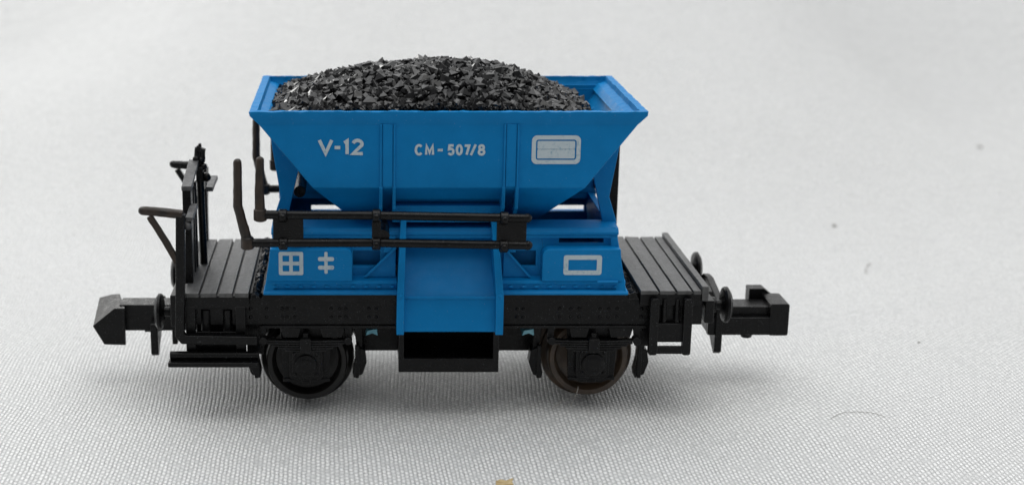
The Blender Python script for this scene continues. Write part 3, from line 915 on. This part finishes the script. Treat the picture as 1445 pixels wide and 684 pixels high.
# ---- end platform railing at the left
def grab_rail(Y, dz, arm_l=-24.3, mat='worn'):
    mb = MB()
    mb.tube([(arm_l, Y, 17.95 + dz), (-22.9, Y, 17.85 + dz), (-21.1, Y, 17.62 + dz)], [0.36, 0.38, 0.40], 10)
    mb.ball((arm_l, Y, 17.95 + dz), 0.36)
    mb.cut(0.5).jitter(0.05, 2.4, Y)
    a = mb.build('grab_rail', mat, W, bevel=0, sharp=50)
    mb = MB()
    mb.tube([(-23.75, Y, 17.5 + dz), (-22.4, Y, 15.2 + dz), (-21.6, Y, 13.6 + dz)], 0.24, square=True)
    mb.cut(0.6).jitter(0.04, 2.4, Y)
    mb.build('diagonal_stay', mat, a, bevel=0.03)
    mb = MB()
    mb.tube([(-21.25, Y, 17.7 + dz), (-21.4, Y, 13.0), (-21.62, Y, 7.6), (-21.3, Y, 7.2), (-15.3, Y, 7.1)], 0.37, square=True)
    mb.build('rail_post', 'black', a, bevel=0.1)
grab_rail(-9.5, 0.0); grab_rail(9.6, -0.35, -24.1, 'black')

mb = MB()
GX = -21.15
mb.box(GX - 0.35, GX + 0.35, -6.0, -5.2, 10.8, 18.9)
mb.box(GX - 0.3, GX + 0.3, 7.6, 8.4, 10.8, 17.9)
for y in (-4.0, -2.4, -0.9): mb.box(GX - 0.15, GX + 0.25, y - 0.35, y + 0.35, 10.8, 18.4)
mb.box(GX - 0.22, GX + 0.02, -5.6, -0.3, 10.8, 18.3)
mb.box(GX - 0.2, GX + 0.2, 0.8, 8.0, 15.9, 16.7)
gate = mb.build('end_railing', 'black', W, bevel=0.06)
mb = MB()
mb.hullpair([(GX - 0.4, -6.05, 18.75), (GX + 0.45, -6.05, 18.75), (GX + 0.45, -6.05, 19.15), (GX - 0.4, -6.05, 19.15)],
            [(GX - 0.4, 0.0, 19.7), (GX + 0.45, 0.0, 19.7), (GX + 0.45, 0.0, 20.1), (GX - 0.4, 0.0, 20.1)])
mb.cut(0.7).jitter(0.05, 2.0)
mb.build('top_rail', 'grey', gate, bevel=0.05)
mb = MB()
mb.hullpair([(-20.9, -9.3, 16.9), (-20.3, -9.3, 17.1), (-20.3, -9.3, 17.35), (-20.9, -9.3, 17.35)],
            [(-20.9, -5.6, 17.2), (-20.3, -5.6, 17.2), (-20.3, -5.6, 17.6), (-20.9, -5.6, 17.6)])
mb.ball((-20.75, -9.2, 16.6), 0.33)
mb.cut(0.7).jitter(0.06, 2.0)
mb.build('cross_bar', 'grey', gate, bevel=0.04)
mb = MB()
mb.hullpair([(-20.2, 0.3, 17.2), (-19.6, 0.3, 17.2), (-19.6, 0.3, 17.6), (-20.2, 0.3, 17.6)],
            [(-20.2, 5.0, 17.2), (-19.6, 5.0, 17.2), (-19.6, 5.0, 17.6), (-20.2, 5.0, 17.6)])
mb.cut(0.7).jitter(0.05, 2.0)
mb.build('cross_bar', 'grey', gate, bevel=0.04)
# brake column with its crank head
mb = MB()
mb.tube([(-20.5, 0.0, 10.8), (-20.65, 0.0, 19.4)], 0.33, 12)
mb.box(-20.95, -20.35, -0.35, 0.35, 18.2, 19.5)
col = mb.build('brake_column', 'black', W, bevel=0.05)
mb = MB()
for p, r_ in (((-20.95, -0.1, 20.35), 0.34), ((-20.3, 0, 20.35), 0.32), ((-20.95, -0.1, 21.0), 0.26), ((-20.45, 0, 20.9), 0.3), ((-20.1, 0.1, 19.4), 0.4)):
    mb.ball(p, r_)
mb.tube([(-20.9, 0, 21.0), (-20.85, 0, 22.0)], 0.2, 8)
mb.tube([(-20.4, 0, 20.8), (-20.3, 0, 21.9)], 0.22, 8)
mb.tube([(-20.65, 0.2, 20.2), (-20.6, 0.2, 22.3)], [0.25, 0.12], 8)
mb.hullpair([(-20.95, -0.15, 21.8), (-20.15, -0.15, 21.55), (-20.2, -0.15, 21.85), (-20.85, -0.15, 22.15)],
            [(-20.95, 0.25, 21.8), (-20.15, 0.25, 21.55), (-20.2, 0.25, 21.85), (-20.85, 0.25, 22.15)])
for v in mb.bm.verts: v.co.z -= 0.85 * S
mb.cut(0.4).jitter(0.08, 3.0)
mb.build('brake_crank', 'black', col, bevel=0, sharp=45)

# ------------------------------------------------------------------ coal load
def heap_z(x, y):
    u = (x + 0.75) / 13.9
    u = u - 0.06 * (1 - u * u)
    if abs(u) >= 1: return 23.4
    a = (1 - u * u) ** 0.80
    if u > 0: a = a ** (1 + 0.9 * u)
    b = max(0.0, 1 - (abs(y) / 8.75) ** 2.1)
    return 24.1 + 2.75 * a * b ** 0.8 + 1.5 * a ** (0.35 if u < 0 else 0.35 + 0.35 * u)
def coal():
    bm = bmesh.new()
    # bed below the lumps
    nx, ny = 60, 32
    g = [[bm.verts.new(Vector((-14.3 + 28.2 * i / nx, -8.4 + 16.8 * j / ny, heap_z(-14.3 + 28.2 * i / nx, -8.4 + 16.8 * j / ny) - 0.12 + rnd.uniform(-.2, .2))) * S) for i in range(nx + 1)] for j in range(ny + 1)]
    for j in range(ny):
        for i in range(nx): bm.faces.new((g[j][i], g[j][i + 1], g[j + 1][i + 1], g[j + 1][i]))
    protos = []
    for k in range(22):
        pb = bmesh.new()
        n = rnd.choice((7, 8, 9, 10)) if k < 12 else rnd.choice((7, 8, 9))
        for i in range(n):
            # evenly spread corners, slightly shaken, so that the lumps come out chunky and not as flakes
            zz = 1 - 2 * (i + 0.5) / n; an = i * 2.39996 + k
            d = Vector((math.cos(an) * math.sqrt(1 - zz * zz), math.sin(an) * math.sqrt(1 - zz * zz), zz))
            d = (d + Vector((rnd.gauss(0, .3), rnd.gauss(0, .3), rnd.gauss(0, .3)))).normalized()
            pb.verts.new(d * rnd.uniform(0.85, 1.12))
        bmesh.ops.convex_hull(pb, input=pb.verts)
        pb.verts.ensure_lookup_table(); pb.verts.index_update()
        vs = [v.co.copy() for v in pb.verts if v.link_faces]
        idx = {v.index: i for i, v in enumerate([v for v in pb.verts if v.link_faces])}
        fs = [[idx[v.index] for v in f.verts] for f in pb.faces]
        protos.append((vs, fs)); pb.free()
    def lump(x, y, z, r):
        vs, fs = rnd.choice(protos[12:] if r > 0.5 else protos[:12])
        q = Matrix.Rotation(rnd.uniform(0, 6.3), 4, 'X') @ Matrix.Rotation(rnd.uniform(0, 6.3), 4, 'Y') @ Matrix.Rotation(rnd.uniform(0, 6.3), 4, 'Z')
        sc = Vector((rnd.uniform(.8, 1.25), rnd.uniform(.8, 1.25), rnd.uniform(.8, 1.3))) * r
        nv = []
        for v in vs:
            p = q @ v
            nv.append(bm.verts.new((Vector((x + p.x * sc.x, y + p.y * sc.y, z + p.z * sc.z))) * S))
        for f in fs: bm.faces.new([nv[i] for i in f])
    cnt = 0
    while cnt < 3600:
        x = rnd.uniform(-14.4, 12.3); y = rnd.uniform(-8.3, 8.3)
        r = rnd.choice((0.18, 0.24, 0.3, 0.38, 0.45)) * rnd.uniform(.8, 1.2)
        if cnt < 850: r = rnd.uniform(0.46, 0.68)
        y = max(-8.45 + r, min(8.45 - r, y))
        lim = 14.45 - r
        if x < -lim: continue
        if cnt > 3200: y = -8.45 + r; x = max(-13.6, min(12.0, x))
        z = heap_z(x, y) - r * 0.35 + rnd.uniform(-.05, .12)
        lump(x, y, z, r); cnt += 1
    me = bpy.data.meshes.new('coal_load'); bmesh.ops.recalc_face_normals(bm, faces=bm.faces); bm.to_mesh(me); bm.free()
    me.materials.append(M['coal'])
    o = bpy.data.objects.new('coal_load', me); C.objects.link(o)
    tag(o, 'heaped load of glossy black coal lumps filling the blue hopper', 'coal load')
coal()

# ------------------------------------------------------------------ bits lying on the cloth
def on(x, y, dz=0.0): return (x, y, cloth_z(x, y) + dz)
mb = MB()
A = [(-0.72, -0.5), (-0.1, -0.62), (0.62, -0.55), (0.55, 0.1), (0.68, 0.62), (0.15, 0.3), (-0.35, 0.42), (-0.66, 0.2)]
top = []; bot = []
for dx, dy in A:
    x_, y_, z_ = on(3.95 + dx, -21.9 + dy); top.append((x_, y_, z_ + 0.07 + rnd.uniform(0, .10))); bot.append((x_, y_, z_ + 0.03))
mb.hullpair(top, bot); mb.cut(0.4).jitter(0.05, 3)
tag(mb.build('paper_scrap', 'scrap', None, bevel=0, smooth=False), 'tiny yellowish brown scrap lying on the white cloth in front of the wagon', 'scrap')

def fibre(name, pts, r, mat, label, cat='fibre'):
    # smooth through control points
    P_ = [Vector(on(p[0], p[1], p[2] if len(p) > 2 else 0.06)) for p in pts]
    out = []
    for i in range(len(P_) - 1):
        a = P_[max(0, i - 1)]; b = P_[i]; c = P_[i + 1]; d = P_[min(len(P_) - 1, i + 2)]
        for k in range(5):
            t = k / 5
            out.append(0.5 * ((2 * b) + (c - a) * t + (2 * a - 5 * b + 4 * c - d) * t * t + (3 * b - a - 3 * c + d) * t ** 3))
    out.append(P_[-1])
    mb = MB(); mb.tube(out, r, 6)
    return tag(mb.build(name, mat, None, bevel=0), label, cat)
fibre('fibre', [(10.9, -6.9, 0.02), (11.1, -6.6, 0.3), (11.35, -6.5, 0.8), (11.5, -6.45, 1.3), (11.55, -6.3, 1.5)], 0.030, 'hair', 'pale curled fibre clinging to the foot of the brown wheel')
fibre('fibre', [(9.3, -7.6), (9.5, -7.0), (9.9, -6.6), (10.2, -6.1), (10.0, -5.7)], 0.030, 'hair', 'pale hooked fibre lying on cloth left of the brown wheel')
fibre('hair', [(32.3, -9.0), (33.4, -7.9), (34.8, -7.5), (36.2, -7.8), (36.9, -8.7)], 0.020, 'darkhair', 'thin grey arched hair lying on cloth below the right coupler', 'hair')
fibre('hair', [(49.0, 34.0), (49.8, 36.5), (50.9, 38.3)], 0.04, 'darkhair', 'short thin grey hair on cloth beyond the right buffers', 'hair')
def speck(x, y, r, label, mat='darkhair'):
    mb = MB(); mb.ball(on(x, y, r * 0.4), r, 1.0, 1.6, 0.6, sub=2); mb.jitter(0.3 * r, 4.0, x)
    tag(mb.build('lint_speck', mat, None, bevel=0), label, 'lint')
speck(51.3, 53.4, 0.26, 'small dark lint speck alone on cloth upper right of the wagon')
speck(84.4, 92.8, 0.32, 'small dark blurred speck near the far right edge of the cloth')
speck(46.5, 10.5, 0.12, 'tiny grey lint speck on cloth right of the right coupler')
